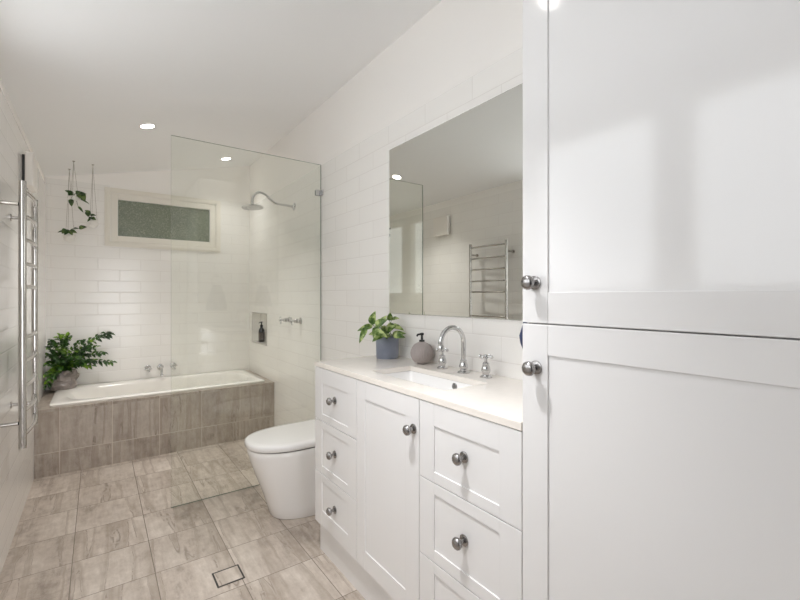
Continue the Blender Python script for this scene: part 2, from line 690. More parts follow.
w = struct('wall_back', plate([XL - 0.012, XR + 0.012], [0, 2.5], [WB], YB + 0.008, YB + 0.12,
                              lambda u, v, w_: (u, w_, v if v < 2.45 else ceil_z(u))), M['paint_warm'])
struct('wall_tiling', plate([XL, XR], [0, 2.143], [(WB[0], WB[1], WB[2], 2.2)], YB, YB + 0.008, lambda u, v, w_: (u, w_, v)), M['tile_x'], w)


def pic_frame(bm, x0, x1, z0, z1, wd, y0, y1, bev=0.003):
    """mitre-like frame whose outer size is x0..x1, z0..z1"""
    add_box(bm, x0, x0 + wd, y0, y1, z0, z1, bev)
    add_box(bm, x1 - wd, x1, y0, y1, z0, z1, bev)
    add_box(bm, x0 + wd, x1 - wd, y0, y1, z0, z0 + wd, bev)
    add_box(bm, x0 + wd, x1 - wd, y0, y1, z1 - wd, z1, bev)


bm = bmesh.new()
pic_frame(bm, 0.046, 1.0, 1.666, 2.183, 0.045, YB - 0.012, YB - 0.001, 0.002)
pic_frame(bm, 0.060, 0.986, 1.680, 2.169, 0.022, YB - 0.017, YB - 0.010, 0.002)
wi = struct('window_4', bm, M['trim'])
bm = bmesh.new()
pic_frame(bm, 0.092, 0.954, 1.712, 2.137, 0.052, YB - 0.006, YB + 0.03)
struct('window_sash', bm, M['trim'], wi)
struct('window_pane', box(0.145, 0.90, YB + 0.016, YB + 0.022, 1.765, 2.084), M['win_glass'], wi)

# wall behind the camera with a glowing door added as fill light
DX0, DX1 = -0.22, 1.16
w = struct('wall_near', plate([XL - 0.012, XR + 0.012], [0, 2.5], [(DX0, DX1, 0, 2.14)], YN - 0.12, YN, lambda u, v, w_: (u, w_, v if v < 2.45 else ceil_z(u))), M['paint_warm'])
bm = bmesh.new()
pic_frame(bm, DX0 + 0.005, DX1 - 0.005, 0.004, 2.135, 0.06, YN - 0.06, YN - 0.02)
d = struct('door_fill_added', bm, M['door'])
struct('fill_light_pane', box(DX0 + 0.065, DX1 - 0.065, YN - 0.045, YN - 0.038, 0.064, 2.075), M['fill_light_pane'], d)
bm = bmesh.new()
for a in ((DX0 - 0.065, DX0, 0.0, 2.20), (DX1, DX1 + 0.065, 0.0, 2.20), (DX0, DX1, 2.14, 2.20)):
    add_box(bm, a[0], a[1], YN, YN + 0.018, a[2], a[3], 0.003)
struct('door_architrave', bm, M['door'], d)
struct('door_handle', lathe((DX0 + 0.05, YN - 0.02, 1.0), (0, 1, 0), [(0, 0.025), (0.008, 0.025), (0.01, 0.009), (0.04, 0.009), (0.045, 0.024), (0.06, 0.026), (0.07, 0.018), (0.073, 0)]), M['nickel'], d, smooth=True, angle=40)


# unseen return wall added to keep light off the tall cabinet
bm = plate([0.69, XR + 0.004], [0, 2.3], [], -0.135, -0.035, lambda u, v, w_: (u, w_, v if v < 2.25 else ceil_z(u)))
struct('wall_light_block', bm, M['paint_warm'])
struct('wall_dark_added_left', box(XL, XL + 0.012, YN, -0.14, 0, 2.19), M['bounce_absorber'])  # unseen dark lining added to cut bounce onto the tall cabinet
struct('wall_dark_added_right', box(XR - 0.012, XR, YN, -0.14, 0, 2.55), M['bounce_absorber'])  # matching dark lining, also added to cut bounced light

# ------------------------------------------------------------------ bath surround and bath
bm = bmesh.new()
BX0, BX1, BY0, BY1 = -0.262, 1.207, 3.762, 4.462
lid = plate([XL + 0.001, XR - 0.001], [3.717, YB - 0.001], [(BX0, BX1, BY0, BY1)], 0.437, 0.456, lambda u, v, w_: (u, v, w_))
me_tmp = bpy.data.meshes.new('tmp')
lid.to_mesh(me_tmp)
lid.free()
bm.from_mesh(me_tmp)
bpy.data.meshes.remove(me_tmp)
sur = single('bath_surround', bm, M['stone_top'], (0.468, 3.717, 0), 'grey-brown stone-look tiled surround built around the bath', 'bath surround')
front = obj('front_panel', box(XL + 0.001, XR - 0.001, 3.717, 3.736, 0, 0.437), M['stone_front'], sur)
obj('edge_trim', box(XL + 0.001, XR - 0.001, 3.7155, 3.7175, 0.451, 0.4562), M['stone_top'], sur)


# bath shell
bath = thing('bathtub', (0.472, 4.112, 0.0), 'white inset bathtub behind the glass in the tiled surround', 'bathtub')
cx, cy = 0.472, 4.115
L_ = [rrect(cx, cy, 0.728, 0.345, 0.03, 0.444), rrect(cx, cy, 0.744, 0.358, 0.03, 0.459), rrect(cx, cy, 0.746, 0.360, 0.032, 0.470),
      rrect(cx, cy, 0.740, 0.355, 0.035, 0.476), rrect(cx, cy, 0.712, 0.325, 0.10, 0.477),
      rrect(cx, cy, 0.672, 0.290, 0.20, 0.476), rrect(cx, cy, 0.662, 0.280, 0.20, 0.470),
      rrect(cx + 0.01, cy, 0.64, 0.268, 0.20, 0.445),
      rrect(cx + 0.04, cy, 0.56, 0.240, 0.18, 0.25), rrect(cx + 0.05, cy, 0.51, 0.215, 0.16, 0.12), rrect(cx + 0.05, cy, 0.46, 0.18, 0.13, 0.085),
      rrect(cx + 0.05, cy, 0.20, 0.08, 0.08, 0.078)]
bm = loft(L_, cap1=True)
obj('bath_shell', bm, M['acrylic'], bath, smooth=True, angle=50)
obj('bath_overflow', lathe((1.076, cy, 0.36), (-1, 0, 0.1), [(0, 0.026), (0.01, 0.026), (0.014, 0.02), (0.015, 0)]), M['chrome'], bath, smooth=True, angle=40)
obj('bath_waste', lathe((cx + 0.3, cy, 0.079), (0, 0, 1), [(0, 0.03), (0.008, 0.03), (0.012, 0.02), (0.012, 0)]), M['chrome'], bath, smooth=True, angle=40)


# ------------------------------------------------------------------ tapware
def add_cross(bm, c, axis, arm, r=0.0045, hub=0.010):
    """cross handle in the plane across `axis`"""
    c = Vector(c)
    axis = Vector(axis).normalized()
    u, v_ = frame_of(axis)
    u, v_ = (u + v_ * 0.25).normalized(), (v_ - u * 0.25).normalized()
    add_lathe(bm, c - axis * 0.008, axis, [(0, 0.006), (0.002, hub), (0.012, hub), (0.016, hub * 0.75), (0.018, 0)], 20)
    for d_ in (u, -u, v_, -v_):
        add_lathe(bm, c, d_, [(0.004, r), (arm * 0.70, r * 0.8), (arm * 0.74, r * 1.5), (arm * 0.92, r * 1.6), (arm, r * 0.9), (arm + 0.001, 0)], 12)


def cross_tap(name, base, axis, H_, arm, label, group, fl=0.026):
    t_ = thing(name, base, label, 'tap', group)
    ax = Vector(axis)
    k = H_ / 0.075
    obj('flange', lathe(base, ax, [(0, fl), (0.004, fl), (0.008, fl * 0.8), (0.010, fl * 0.62), (0.0105, 0)], 28), M['chrome'], t_, smooth=True, angle=45)
    obj('tap_body', lathe(base, ax, [(0.008, 0.013), (0.012 * k, 0.012), (0.018 * k, 0.016), (0.026 * k, 0.018), (0.036 * k, 0.016), (0.046 * k, 0.012), (0.050 * k, 0.0135), (0.054 * k, 0.0105), (0.056 * k, 0.006), (0.074 * k, 0.0055), (0.0745 * k, 0)], 24), M['chrome'], t_, smooth=True, angle=45)
    bm_ = bmesh.new()
    add_cross(bm_, Vector(base) + ax * H_, ax, arm)
    bmesh.ops.recalc_face_normals(bm_, faces=bm_.faces)
    obj('cross_handle', bm_, M['chrome'], t_, smooth=True, angle=45)
    return t_


# on the bath's back wall
cross_tap('bath_tap', (0.372, YB, 0.566), (0, -1, 0), 0.062, 0.028, 'chrome cross-handle bath tap left of the bath spout', 'bath taps')
cross_tap('bath_tap', (0.580, YB, 0.572), (0, -1, 0), 0.062, 0.028, 'chrome cross-handle bath tap right of the bath spout', 'bath taps')
sp_ = thing('bath_spout', (0.472, YB, 0.566), 'short chrome bath spout between the two bath taps', 'spout')
obj('flange', lathe((0.472, YB, 0.566), (0, -1, 0), [(0, 0.027), (0.004, 0.027), (0.009, 0.018), (0.01, 0)], 28), M['chrome'], sp_, smooth=True, angle=45)
obj('spout_tube', tube(smooth_path([(0.472, YB - 0.006, 0.566), (0.472, YB - 0.05, 0.569), (0.472, YB - 0.095, 0.562), (0.472, YB - 0.118, 0.542), (0.472, YB - 0.124, 0.512)]), 0.010, 16), M['chrome'], sp_, smooth=True, angle=50)
obj('spout_nozzle', lathe((0.472, YB - 0.124, 0.520), (0, 0, -1), [(0, 0.0115), (0.003, 0.0135), (0.016, 0.0135), (0.018, 0.009), (0.018, 0)], 20), M['chrome'], sp_, smooth=True, angle=45)

# on the shower wall
cross_tap('shower_tap', (XR, 3.115, 1.033), (-1, 0, 0), 0.075, 0.030, 'chrome cross-handle shower tap nearest the glass screen', 'shower taps')
cross_tap('shower_tap', (XR, 3.355, 1.031), (-1, 0, 0), 0.075, 0.030, 'chrome cross-handle shower tap nearest the wall niche', 'shower taps')

sh = thing('rain_shower', (XR, 3.25, 1.947), 'round chrome shower head on a curved swan-neck arm', 'shower head')
obj('flange', lathe((XR, 3.25, 1.948), (-1, 0, 0), [(0, 0.030), (0.004, 0.030), (0.012, 0.016), (0.016, 0.012), (0.016, 0)], 28), M['chrome'], sh, smooth=True, angle=45)
arm_path = smooth_path([(XR - 0.01, 3.25, 1.948), (1.22, 3.25, 1.951), (1.135, 3.25, 1.957), (1.092, 3.25, 1.982), (1.055, 3.25, 2.012), (1.012, 3.25, 2.024), (0.975, 3.25, 2.006), (0.957, 3.25, 1.972), (0.954, 3.25, 1.925)])
obj('shower_arm', tube(arm_path, 0.0095, 16), M['chrome'], sh, smooth=True, angle=50)
rose = obj('shower_rose', lathe((0.954, 3.25, 1.936), (0.06, -0.05, -1), [(0, 0.011), (0.012, 0.013), (0.018, 0.022), (0.024, 0.055), (0.029, 0.076), (0.034, 0.080), (0.040, 0.078), (0.041, 0.072), (0.041, 0)], 40), M['chrome'], sh, smooth=True, angle=40)
bm = bmesh.new()
ax = Vector((0.06, -0.05, -1)).normalized()
u_, v_ = frame_of(ax)
for ring, cnt in ((0.018, 8), (0.036, 14), (0.054, 20), (0.067, 26)):
    for k in range(cnt):
        t = 2 * PI * k / cnt
        add_lathe(bm, Vector((0.954, 3.25, 1.936)) + ax * 0.0405 + (u_ * math.cos(t) + v_ * math.sin(t)) * ring, ax, [(0, 0.0022), (0.002, 0.0015), (0.002, 0)], 6)
obj('spray_nozzles', bm, M['black'], rose)

# ------------------------------------------------------------------ glass screen
GY = 2.745
gs = thing('shower_screen', (0.81, GY, 0.0), 'frameless clear glass shower screen standing in front of the bath', 'shower screen')
bm = bmesh.new()
add_box(bm, 0.343, XR - 0.003, GY - 0.005, GY + 0.005, 0.002, 2.156)
for f in bm.faces:
    if abs(f.normal.y) < 0.5:
        f.normal_update()
bm.normal_update()
for f in bm.faces:
    f.material_index = 0 if abs(f.normal.y) > 0.5 else 1
obj('glass_panel', bm, M['glass'], gs, mats=[M['glass'], M['glass_edge']])
bm = bmesh.new()
add_box(bm, XR - 0.045, XR - 0.005, GY - 0.0095, GY - 0.0055, 1.935, 1.975, 0.001)
add_box(bm, XR - 0.045, XR - 0.005, GY + 0.0055, GY + 0.0095, 1.935, 1.975, 0.001)
add_box(bm, XR - 0.005, XR - 0.0005, GY - 0.038, GY + 0.0095, 1.935, 1.975, 0.001)
obj('wall_bracket', bm, M['chrome'], gs)

# ------------------------------------------------------------------ niche bottle
bo = thing('pump_bottle', (1.333, 4.235, 0.769), 'dark brown pump bottle standing in the shower niche', 'bottle')
obj('bottle_body', lathe((1.333, 4.235, 0.769), (0, 0, 1), [(0, 0.026), (0.003, 0.029), (0.115, 0.029), (0.132, 0.022), (0.143, 0.012), (0.155, 0.012), (0.156, 0)]), M['bottle'], bo, smooth=True, angle=50)
obj('bottle_label', lathe((1.333, 4.235, 0.795), (0, 0, 1), [(0, 0.0294), (0, 0.0296), (0.07, 0.0296), (0.07, 0.0294)]), M['label'], bo, smooth=True, angle=50)
bm = lathe((1.333, 4.235, 0.922), (0, 0, 1), [(0, 0.015), (0.018, 0.015), (0.02, 0.006), (0.04, 0.005), (0.041, 0.011), (0.05, 0.011), (0.052, 0)])
add_tube(bm, [(1.333, 4.235, 0.966), (1.305, 4.21, 0.966), (1.298, 4.203, 0.960)], 0.004, 8)
obj('pump', bm, M['black'], bo, smooth=True, angle=50)

# ------------------------------------------------------------------ toilet


def dshape(front, hw, z, cy_=2.335, back=XR - 0.003, a=None, n=16, p=0.82):
    a = a or min(0.30, (back - front) * 0.62)
    xc = front + a
    pts = [Vector((back, cy_ - hw, z)), Vector(((back + xc) / 2, cy_ - hw, z))]
    for k in range(2 * n + 1):
        t = -PI / 2 + PI * k / (2 * n)
        c_, s_ = math.cos(t), math.sin(t)
        pts.append(Vector((xc - a * (abs(c_) ** p), cy_ + hw * math.copysign(abs(s_) ** p, s_), z)))
    pts += [Vector(((back + xc) / 2, cy_ + hw, z)), Vector((back, cy_ + hw, z))]
    return pts


wc = thing('toilet', (1.0, 2.335, 0.0), 'white back-to-wall toilet with closed lid beside the vanity', 'toilet')
prof = [(0.0, 0.788, 0.156), (0.006, 0.783, 0.160), (0.06, 0.770, 0.163), (0.14, 0.744, 0.168), (0.22, 0.714, 0.175), (0.30, 0.685, 0.183), (0.36, 0.667, 0.189), (0.384, 0.662, 0.190), (0.391, 0.666, 0.187)]
obj('bowl', loft([dshape(f_, hw, z) for z, f_, hw in prof], True, True), M['ceramic'], wc, smooth=True, angle=55)
obj('lid_gap_shade', loft([dshape(0.672, 0.184, 0.392), dshape(0.672, 0.184, 0.398)], True, True), M['black'], wc, smooth=True, angle=55)  # black slab standing in for the shaded gap under the lid
prof = [(0.3985, 0.658, 0.192), (0.402, 0.654, 0.195), (0.420, 0.653, 0.196), (0.429, 0.656, 0.193), (0.434, 0.664, 0.186), (0.436, 0.69, 0.165)]
obj('lid', loft([dshape(f_, hw, z, back=XR - 0.06 if z > 0.39 else XR) for z, f_, hw in prof], True, True), M['ceramic'], wc, smooth=True, angle=55)

# ------------------------------------------------------------------ floor drain
fd = thing('floor_drain', (0.463, 1.93, 0.0), 'square tile-insert floor drain with black slot edge', 'drain')
bm = plate([0.4065, 0.5195], [1.8735, 1.9865], [(0.4135, 0.5125, 1.8805, 1.9795)], 0.0, 0.0016, lambda u, v, w_: (u, v, w_))
obj('drain_frame', bm, M['dark_slot'], fd)
obj('tile_insert', box(0.4135, 0.5125, 1.8805, 1.9795, 0.0, 0.0012), M['stone_insert'], fd)

# ------------------------------------------------------------------ vanity
VX = 0.850
VY0, VY1 = 0.666, 1.884
van = thing('vanity_cabinet', (1.07, 1.275, 0.0), 'white shaker vanity cabinet with six drawers and one door', 'cabinet')
bm = bmesh.new()
cx0 = VX + 0.021
add_box(bm, cx0, XR - 0.002, VY1 - 0.016, VY1, 0.140, 0.888)
add_box(bm, cx0, XR - 0.002, VY0 + 0.001, VY0 + 0.017, 0.140, 0.888)
for y_ in (1.075, 1.484):
    add_box(bm, cx0, XR - 0.16, y_ - 0.008, y_ + 0.008, 0.156, 0.72)
add_box(bm, cx0, XR - 0.002, VY0 + 0.017, VY1 - 0.016, 0.140, 0.156)
add_box(bm, XR - 0.008, XR - 0.002, VY0 + 0.017, VY1 - 0.016, 0.156, 0.888)
add_box(bm, cx0, cx0 + 0.015, VY0 + 0.017, VY1 - 0.016, 0.872, 0.888)
obj('carcass', bm, M['lacquer_edge'], van)
obj('toe_kick', box(0.876, XR - 0.01, VY0 + 0.002, 1.880, 0.0, 0.1395), M['lacquer'], van)


def shaker(name, y0, y1, z0, z1, parent, knob, ly=0.072, lz0=0.072, lz1=0.072, ry=0.072, X=VX, label=None):
    """front facing -x; ly = far stile, ry = near stile"""
    g = 0.0014
    y0, y1, z0, z1 = y0 + g, y1 - g, z0 + g, z1 - g
    bm_ = bmesh.new()
    add_box(bm_, X, X + 0.019, y0, y0 + ry, z0, z1, 0.0012)
    add_box(bm_, X, X + 0.019, y1 - ly, y1, z0, z1, 0.0012)
    add_box(bm_, X + 0.0004, X + 0.019, y0 + ry, y1 - ly, z0, z0 + lz0, 0.0012)
    add_box(bm_, X + 0.0004, X + 0.019, y0 + ry, y1 - ly, z1 - lz1, z1, 0.0012)
    add_box(bm_, X + 0.0042, X + 0.0185, y0 + ry - 0.001, y1 - ly + 0.001, z0 + lz0 - 0.001, z1 - lz1 + 0.001)
    o = obj(name, bm_, M['lacquer'], parent)
    ky, kz = knob
    xk = X + (0.0005 if (ky < y0 + ry or ky > y1 - ly) else 0.0042)
    k = obj('knob', lathe((xk, ky, kz), (-1, 0, 0), [(0, 0.0165), (0.003, 0.0165), (0.005, 0.013), (0.006, 0.0065), (0.018, 0.006), (0.020, 0.010), (0.023, 0.0155), (0.028, 0.0175), (0.033, 0.0165), (0.038, 0.011), (0.0395, 0)], 28), M['nickel'], o, smooth=True, angle=45)
    return o


Z = [0.147, 0.392, 0.640, 0.888]
for (a, b, ky) in ((1.484, VY1, 1.683), (VY0, 1.075, 0.872)):
    shaker('drawer', a, b, Z[2], Z[3], van, (ky, 0.760), lz1=0.070, lz0=0.033)
    shaker('drawer', a, b, Z[1], Z[2], van, (ky, 0.521), lz1=0.035, lz0=0.037)
    shaker('drawer', a, b, Z[0], Z[1], van, (ky, 0.275), lz1=0.035, lz0=0.073)
shaker('door', 1.075, 1.484, Z[0], Z[3], van, (1.105, 0.783), ly=0.064, ry=0.076, lz1=0.070, lz0=0.073)

SX0, SX1, SY0, SY1 = 0.935, 1.140, 1.045, 1.505
bm = plate([VX - 0.002, XR - 0.001], [VY0 + 0.001, VY1 + 0.003], [(SX0, SX1, SY0, SY1)], 0.8895, 0.910, lambda u, v, w_: (u, v, w_))
es = [e for e in bm.edges if all(abs(vv.co.z - 0.910) < 1e-4 for vv in e.verts) and len(e.link_faces) == 2 and any(abs(f.normal.z) < 0.5 for f in e.link_faces)]
bmesh.ops.bevel(bm, geom=es, offset=0.0015, segments=2, affect='EDGES')
single('countertop', bm, M['counter'], (1.07, 1.275, 0.8895), 'cream stone vanity countertop with a rectangular sink cut-out', 'countertop')

cx, cy = (SX0 + SX1) / 2, (SY0 + SY1) / 2
hx, hy = (SX1 - SX0) / 2, (SY1 - SY0) / 2
sk = thing('sink', (cx, cy, 0.77), 'white rectangular undermount sink in the cream countertop', 'sink')
L_ = [rrect(cx, cy, hx + 0.016, hy + 0.016, 0.03, 0.888), rrect(cx, cy, hx + 0.001, hy + 0.001, 0.022, 0.888), rrect(cx, cy, hx, hy, 0.022, 0.884), rrect(cx, cy, hx - 0.006, hy - 0.008, 0.03, 0.81),
      rrect(cx, cy, hx - 0.022, hy - 0.028, 0.04, 0.778), rrect(cx, cy, hx - 0.06, hy - 0.10, 0.03, 0.770)]
bm = loft(L_, cap1=True)
bm2 = loft([rrect(cx, cy, hx + 0.016, hy + 0.016, 0.03, 0.888), rrect(cx, cy, hx + 0.010, hy + 0.010, 0.03, 0.80), rrect(cx, cy, hx - 0.01, hy - 0.01, 0.04, 0.758)], cap1=True)
tmp = bpy.data.meshes.new('tmp')
bm2.to_mesh(tmp)
bm2.free()
bm.from_mesh(tmp)
bpy.data.meshes.remove(tmp)
obj('basin', bm, M['ceramic'], sk, smooth=True, angle=40)
obj('overflow_ring', lathe((SX1 - 0.0008, 1.215, 0.868), (-1, 0, 0.05), [(0, 0.0135), (0.003, 0.0135), (0.004, 0.0105), (0.002, 0.009), (0.002, 0)]), M['nickel'], sk, smooth=True, angle=40)
obj('sink_waste', lathe((cx, cy, 0.7705), (0, 0, 1), [(0, 0.028), (0.003, 0.028), (0.005, 0.02), (0.005, 0)]), M['chrome'], sk, smooth=True, angle=40)

cross_tap('basin_tap', (1.215, 1.374, 0.910), (0, 0, 1), 0.080, 0.030, 'chrome cross-handle basin tap beside the taupe soap dispenser', 'basin taps', 0.024)
cross_tap('basin_tap', (1.215, 1.122, 0.910), (0, 0, 1), 0.080, 0.030, 'chrome cross-handle basin tap nearest the tall cabinet', 'basin taps', 0.024)
fa = thing('basin_spout', (1.215, 1.244, 0.910), 'tall chrome gooseneck basin spout between the two basin taps', 'spout')
obj('flange', lathe((1.215, 1.244, 0.910), (0, 0, 1), [(0, 0.026), (0.004, 0.026), (0.008, 0.020), (0.010, 0.015), (0.0105, 0)], 28), M['chrome'], fa, smooth=True, angle=45)
obj('spout_base', lathe((1.215, 1.244, 0.918), (0, 0, 1), [(0, 0.013), (0.006, 0.012), (0.012, 0.017), (0.020, 0.0185), (0.030, 0.015), (0.038, 0.012), (0.042, 0.0135), (0.046, 0.0115), (0.047, 0)], 24), M['chrome'], fa, smooth=True, angle=45)
R_ = 0.062
pts = [(1.215, 1.244, 0.955), (1.215, 1.244, 0.99), (1.215, 1.244, 1.03)]
for k in range(1, 15):
    t = PI * 1.03 * k / 14
    pts.append((1.215 - R_ + R_ * math.cos(t), 1.244, 1.036 + R_ * math.sin(t)))
pts.append((pts[-1][0] + 0.001, 1.244, 1.022))
obj('gooseneck', tube(pts, 0.0095, 18), M['chrome'], fa, smooth=True, angle=50)
obj('nozzle', lathe((pts[-1][0], 1.244, 1.030), (0.03, 0, -1), [(0, 0.0105), (0.003, 0.0125), (0.018, 0.0125), (0.020, 0.009), (0.020, 0)], 22), M['chrome'], fa, smooth=True, angle=45)

# soap dispenser
sd = thing('soap_dispenser', (1.222, 1.525, 0.910), 'taupe ribbed round soap dispenser with dark pump', 'soap dispenser')
prof = []
for k in range(15):
    t = -PI / 2 + 0.42 + (PI - 0.72) * k / 14
    prof.append((0.050 + 0.053 * math.sin(t), 0.052 * math.cos(t)))
prof.append((prof[-1][0] + 0.003, 0.014))
obj('dispenser_body', lathe((1.222, 1.525, 0.910), (0, 0, 1), prof, 144, mod=lambda t, h: 1 + (0.035 * math.cos(26 * t + 0.6 * math.sin(h * 120))) * (1 if 0.008 < h < 0.095 else 0)), M['taupe'], sd, smooth=True, angle=70)
bm = lathe((1.222, 1.525, 1.008), (0, 0, 1), [(0, 0.013), (0.013, 0.013), (0.014, 0.006), (0.034, 0.005), (0.035, 0.009), (0.045, 0.009), (0.047, 0)])
add_tube(bm, [(1.222, 1.525, 1.048), (1.19, 1.515, 1.048), (1.184, 1.513, 1.042)], 0.0045, 10)
obj('pump', bm, M['black'], sd, smooth=True, angle=50)

# pothos in a blue-grey pot
pc = Vector((1.197, 1.775, 0.910))
pl = thing('potted_plant', pc, 'variegated pothos in a blue-grey pot on the countertop', 'plant')
obj('pot', lathe(pc, (0, 0, 1), [(0, 0.054), (0.004, 0.057), (0.106, 0.059), (0.109, 0.057), (0.106, 0.053), (0.092, 0.053), (0.09, 0)], 40), M['blue_pot'], pl, smooth=True, angle=40)
obj('soil', lathe(pc + Vector((0, 0, 0.0905)), (0, 0, 1), [(0, 0.0525), (0.006, 0.050), (0.009, 0.02), (0.009, 0)], 24), M['soil'], pl)
LV = [((1.116, 1.796, 1.08), (1.121, 1.768, 1.157), .036), ((1.11, 1.751, 1.077), (1.149, 1.699, 1.118), .034), ((1.131, 1.81, 1.073), (1.057, 1.839, 1.055), .028),
      ((1.068, 1.769, 1.072), (1.03, 1.772, 1.0), .026), ((1.146, 1.713, 1.046), (1.081, 1.735, 1.008), .040), ((1.086, 1.732, 1.053), (1.13, 1.675, 1.031), .034),
      ((1.222, 1.791, 1.098), (1.213, 1.774, 1.146), .028), ((1.235, 1.788, 1.104), (1.256, 1.75, 1.113), .022), ((1.189, 1.768, 1.076), (1.222, 1.72, 1.069), .028),
      ((1.216, 1.757, 1.072), (1.250, 1.703, 1.056), .026), ((1.208, 1.751, 1.026), (1.252, 1.688, 1.043), .030), ((1.188, 1.708, 1.028), (1.224, 1.657, 1.026), .030),
      ((1.156, 1.768, 1.074), (1.178, 1.727, 1.03), .028), ((1.116, 1.735, 1.072), (1.086, 1.732, 1.024), .036), ((1.15, 1.79, 1.03), (1.10, 1.80, 1.035), .03),
      ((1.20, 1.80, 1.03), (1.215, 1.83, 1.07), .03), ((1.16, 1.75, 1.05), (1.12, 1.72, 1.07), .03),
      ((1.135, 1.76, 1.07), (1.165, 1.73, 1.135), .03), ((1.17, 1.74, 1.045), (1.205, 1.70, 1.085), .028), ((1.15, 1.72, 1.04), (1.13, 1.68, 1.02), .032), ((1.21, 1.78, 1.05), (1.235, 1.75, 1.09), .026)]
fo, stm = bmesh.new(), bmesh.new()
rnd = random.Random(3)
for i, (a, b, w_) in enumerate(LV):
    n_ = Vector((-0.5 + rnd.uniform(-.3, .3), -0.7 + rnd.uniform(-.3, .3), 0.55))
    add_leaf(fo, a, b, w_ * 1.15, n_, droop=0.08, fold=0.22, n=9)
    s0 = pc + Vector((rnd.uniform(-.025, .025), rnd.uniform(-.025, .025), 0.096))
    mid = (s0 + Vector(a)) / 2 + Vector((0, 0, 0.018))
    add_tube(stm, smooth_path([s0, mid, a], 4), 0.0014, 6)
obj('foliage', clean(fo), M['pothos'], pl, smooth=True)
obj('stems', stm, M['stem'], pl, smooth=True)

# ------------------------------------------------------------------ mirror
mi = thing('mirror', (XR, 1.27, 1.133), 'large frameless rectangular mirror above the countertop', 'mirror')
obj('mirror_backing', box(XR - 0.006, XR - 0.0005, 0.668, 1.874, 1.133, 2.012), M['mirror_edge'], mi)
obj('mirror_glass', box(XR - 0.0095, XR - 0.0062, 0.668, 1.874, 1.133, 2.012, bev=0.002, seg=1), M['mirror'], mi)

# ------------------------------------------------------------------ tall cabinet
TY0, TY1 = 0.0, 0.666
tc_ = thing('tall_cabinet', (1.07, 0.333, 0.0), 'tall white shaker cabinet with upper and lower door at the right', 'cabinet')
bm = bmesh.new()
add_box(bm, VX + 0.021, XR - 0.001, TY0, TY1, 0.14, ceil_z(VX) - 0.012)
obj('carcass', bm, M['lacquer_edge'], tc_)
obj('toe_kick', box(0.876, XR - 0.01, TY0 + 0.002, TY1 - 0.002, 0.0, 0.1395), M['lacquer'], tc_)
shaker('door', TY0, TY1, 1.1565, 2.46, tc_, (0.628, 1.254), ly=0.071, ry=0.071, lz0=0.073, lz1=0.073)
shaker('door', TY0, TY1, 0.147, 1.1565, tc_, (0.625, 1.0515), ly=0.071, ry=0.071, lz0=0.073, lz1=0.072)

# towel ring and hand towel on the tall cabinet's side
tr = thing('towel_ring', (1.035, TY1, 1.45), 'chrome towel ring on the side of the tall cabinet', 'towel ring')
obj('mount', lathe((1.035, TY1, 1.45), (0, 1, 0), [(0, 0.022), (0.006, 0.022), (0.01, 0.01), (0.05, 0.009), (0.055, 0.0)], 20), M['chrome'], tr, smooth=True, angle=45)
rp = [(1.035 + 0.062 * math.sin(2 * PI * k / 32), TY1 + 0.046, 1.385 + 0.062 * math.cos(2 * PI * k / 32)) for k in range(33)]
obj('ring', tube(rp, 0.004, 10), M['chrome'], tr, smooth=True, angle=60)
loops = []
for k in range(15):
    t = k / 14
    z = 1.350 - 0.275 * t
    hw = 0.040 + 0.066 * min(1, t * 1.2) ** 0.8 * (1 - 0.15 * max(0, t - 0.88) / 0.12)
    dp = 0.014 + 0.044 * min(1, t * 1.12) ** 3 * (1 - 0.35 * max(0, t - 0.88) / 0.12)
    lp = []
    for q in range(48):
        a_ = 2 * PI * q / 48
        fx, fy = math.cos(a_), math.sin(a_)
        fx = math.copysign(abs(fx) ** 0.8, fx)
        fold = 1 + 0.16 * math.cos(a_ * 9 + 1.3) * min(1, t * 3)
        yy = TY1 + 0.046 + dp * fy * fold
        lp.append(Vector((1.030 + hw * fx, max(TY1 + 0.001, yy), z)))
    loops.append(lp)
single('hand_towel', loft(loops, True, True), M['navy'], (1.035, TY1 + 0.03, 1.075), 'dark navy hand towel hanging on the side of the tall cabinet', 'towel', smooth=True, angle=60)

# ------------------------------------------------------------------ heated towel ladder on the left wall
lx = -0.258
la = thing('towel_ladder', (lx, 2.58, 0.58), 'stainless heated towel ladder on the left tiled wall', 'towel rail')
for y_ in (2.362, 2.785):
    obj('post', tube([(lx, y_, 0.584), (lx, y_, 1.708)], 0.0135, 18), M['steel'], la, smooth=True, angle=45)
for z in (1.672, 1.568, 1.467, 1.363, 1.265, 1.048, 0.947, 0.841, 0.735, 0.634):
    pts = [(lx + 0.016 * math.sin(PI * k / 12), 2.369 + (2.778 - 2.369) * k / 12, z) for k in range(13)]
    obj('rung', tube(pts, 0.008, 12), M['steel'], la, smooth=True, angle=45)
for y_ in (2.362, 2.785):
    for z in (1.61, 0.69):
        obj('wall_bracket', lathe((XL + 0.0005, y_, z), (1, 0, 0), [(0, 0.017), (0.004, 0.017), (0.005, 0.008), (0.076, 0.008), (0.076, 0)], 16), M['steel'], la, smooth=True, angle=45)

# wall fan
fn = thing('exhaust_fan', (XL, 3.26, 1.95), 'square white wall fan high on the left wall', 'exhaust fan')
obj('fan_base', box(XL + 0.0005, XL + 0.013, 3.17, 3.35, 1.868, 2.027), M['black'], fn)
obj('fan_cover', box(XL + 0.013, XL + 0.05, 3.15, 3.37, 1.85, 2.045, bev=0.008, seg=3), M['plastic'], fn)

# ------------------------------------------------------------------ hanging planters
def vine_leaf(fo, c, tip, w_):
    n_ = Vector((rnd.uniform(-.4, .2), -0.8, 0.5))
    add_leaf(fo, c, tip, w_, n_, droop=0.06, fold=0.25, n=8)


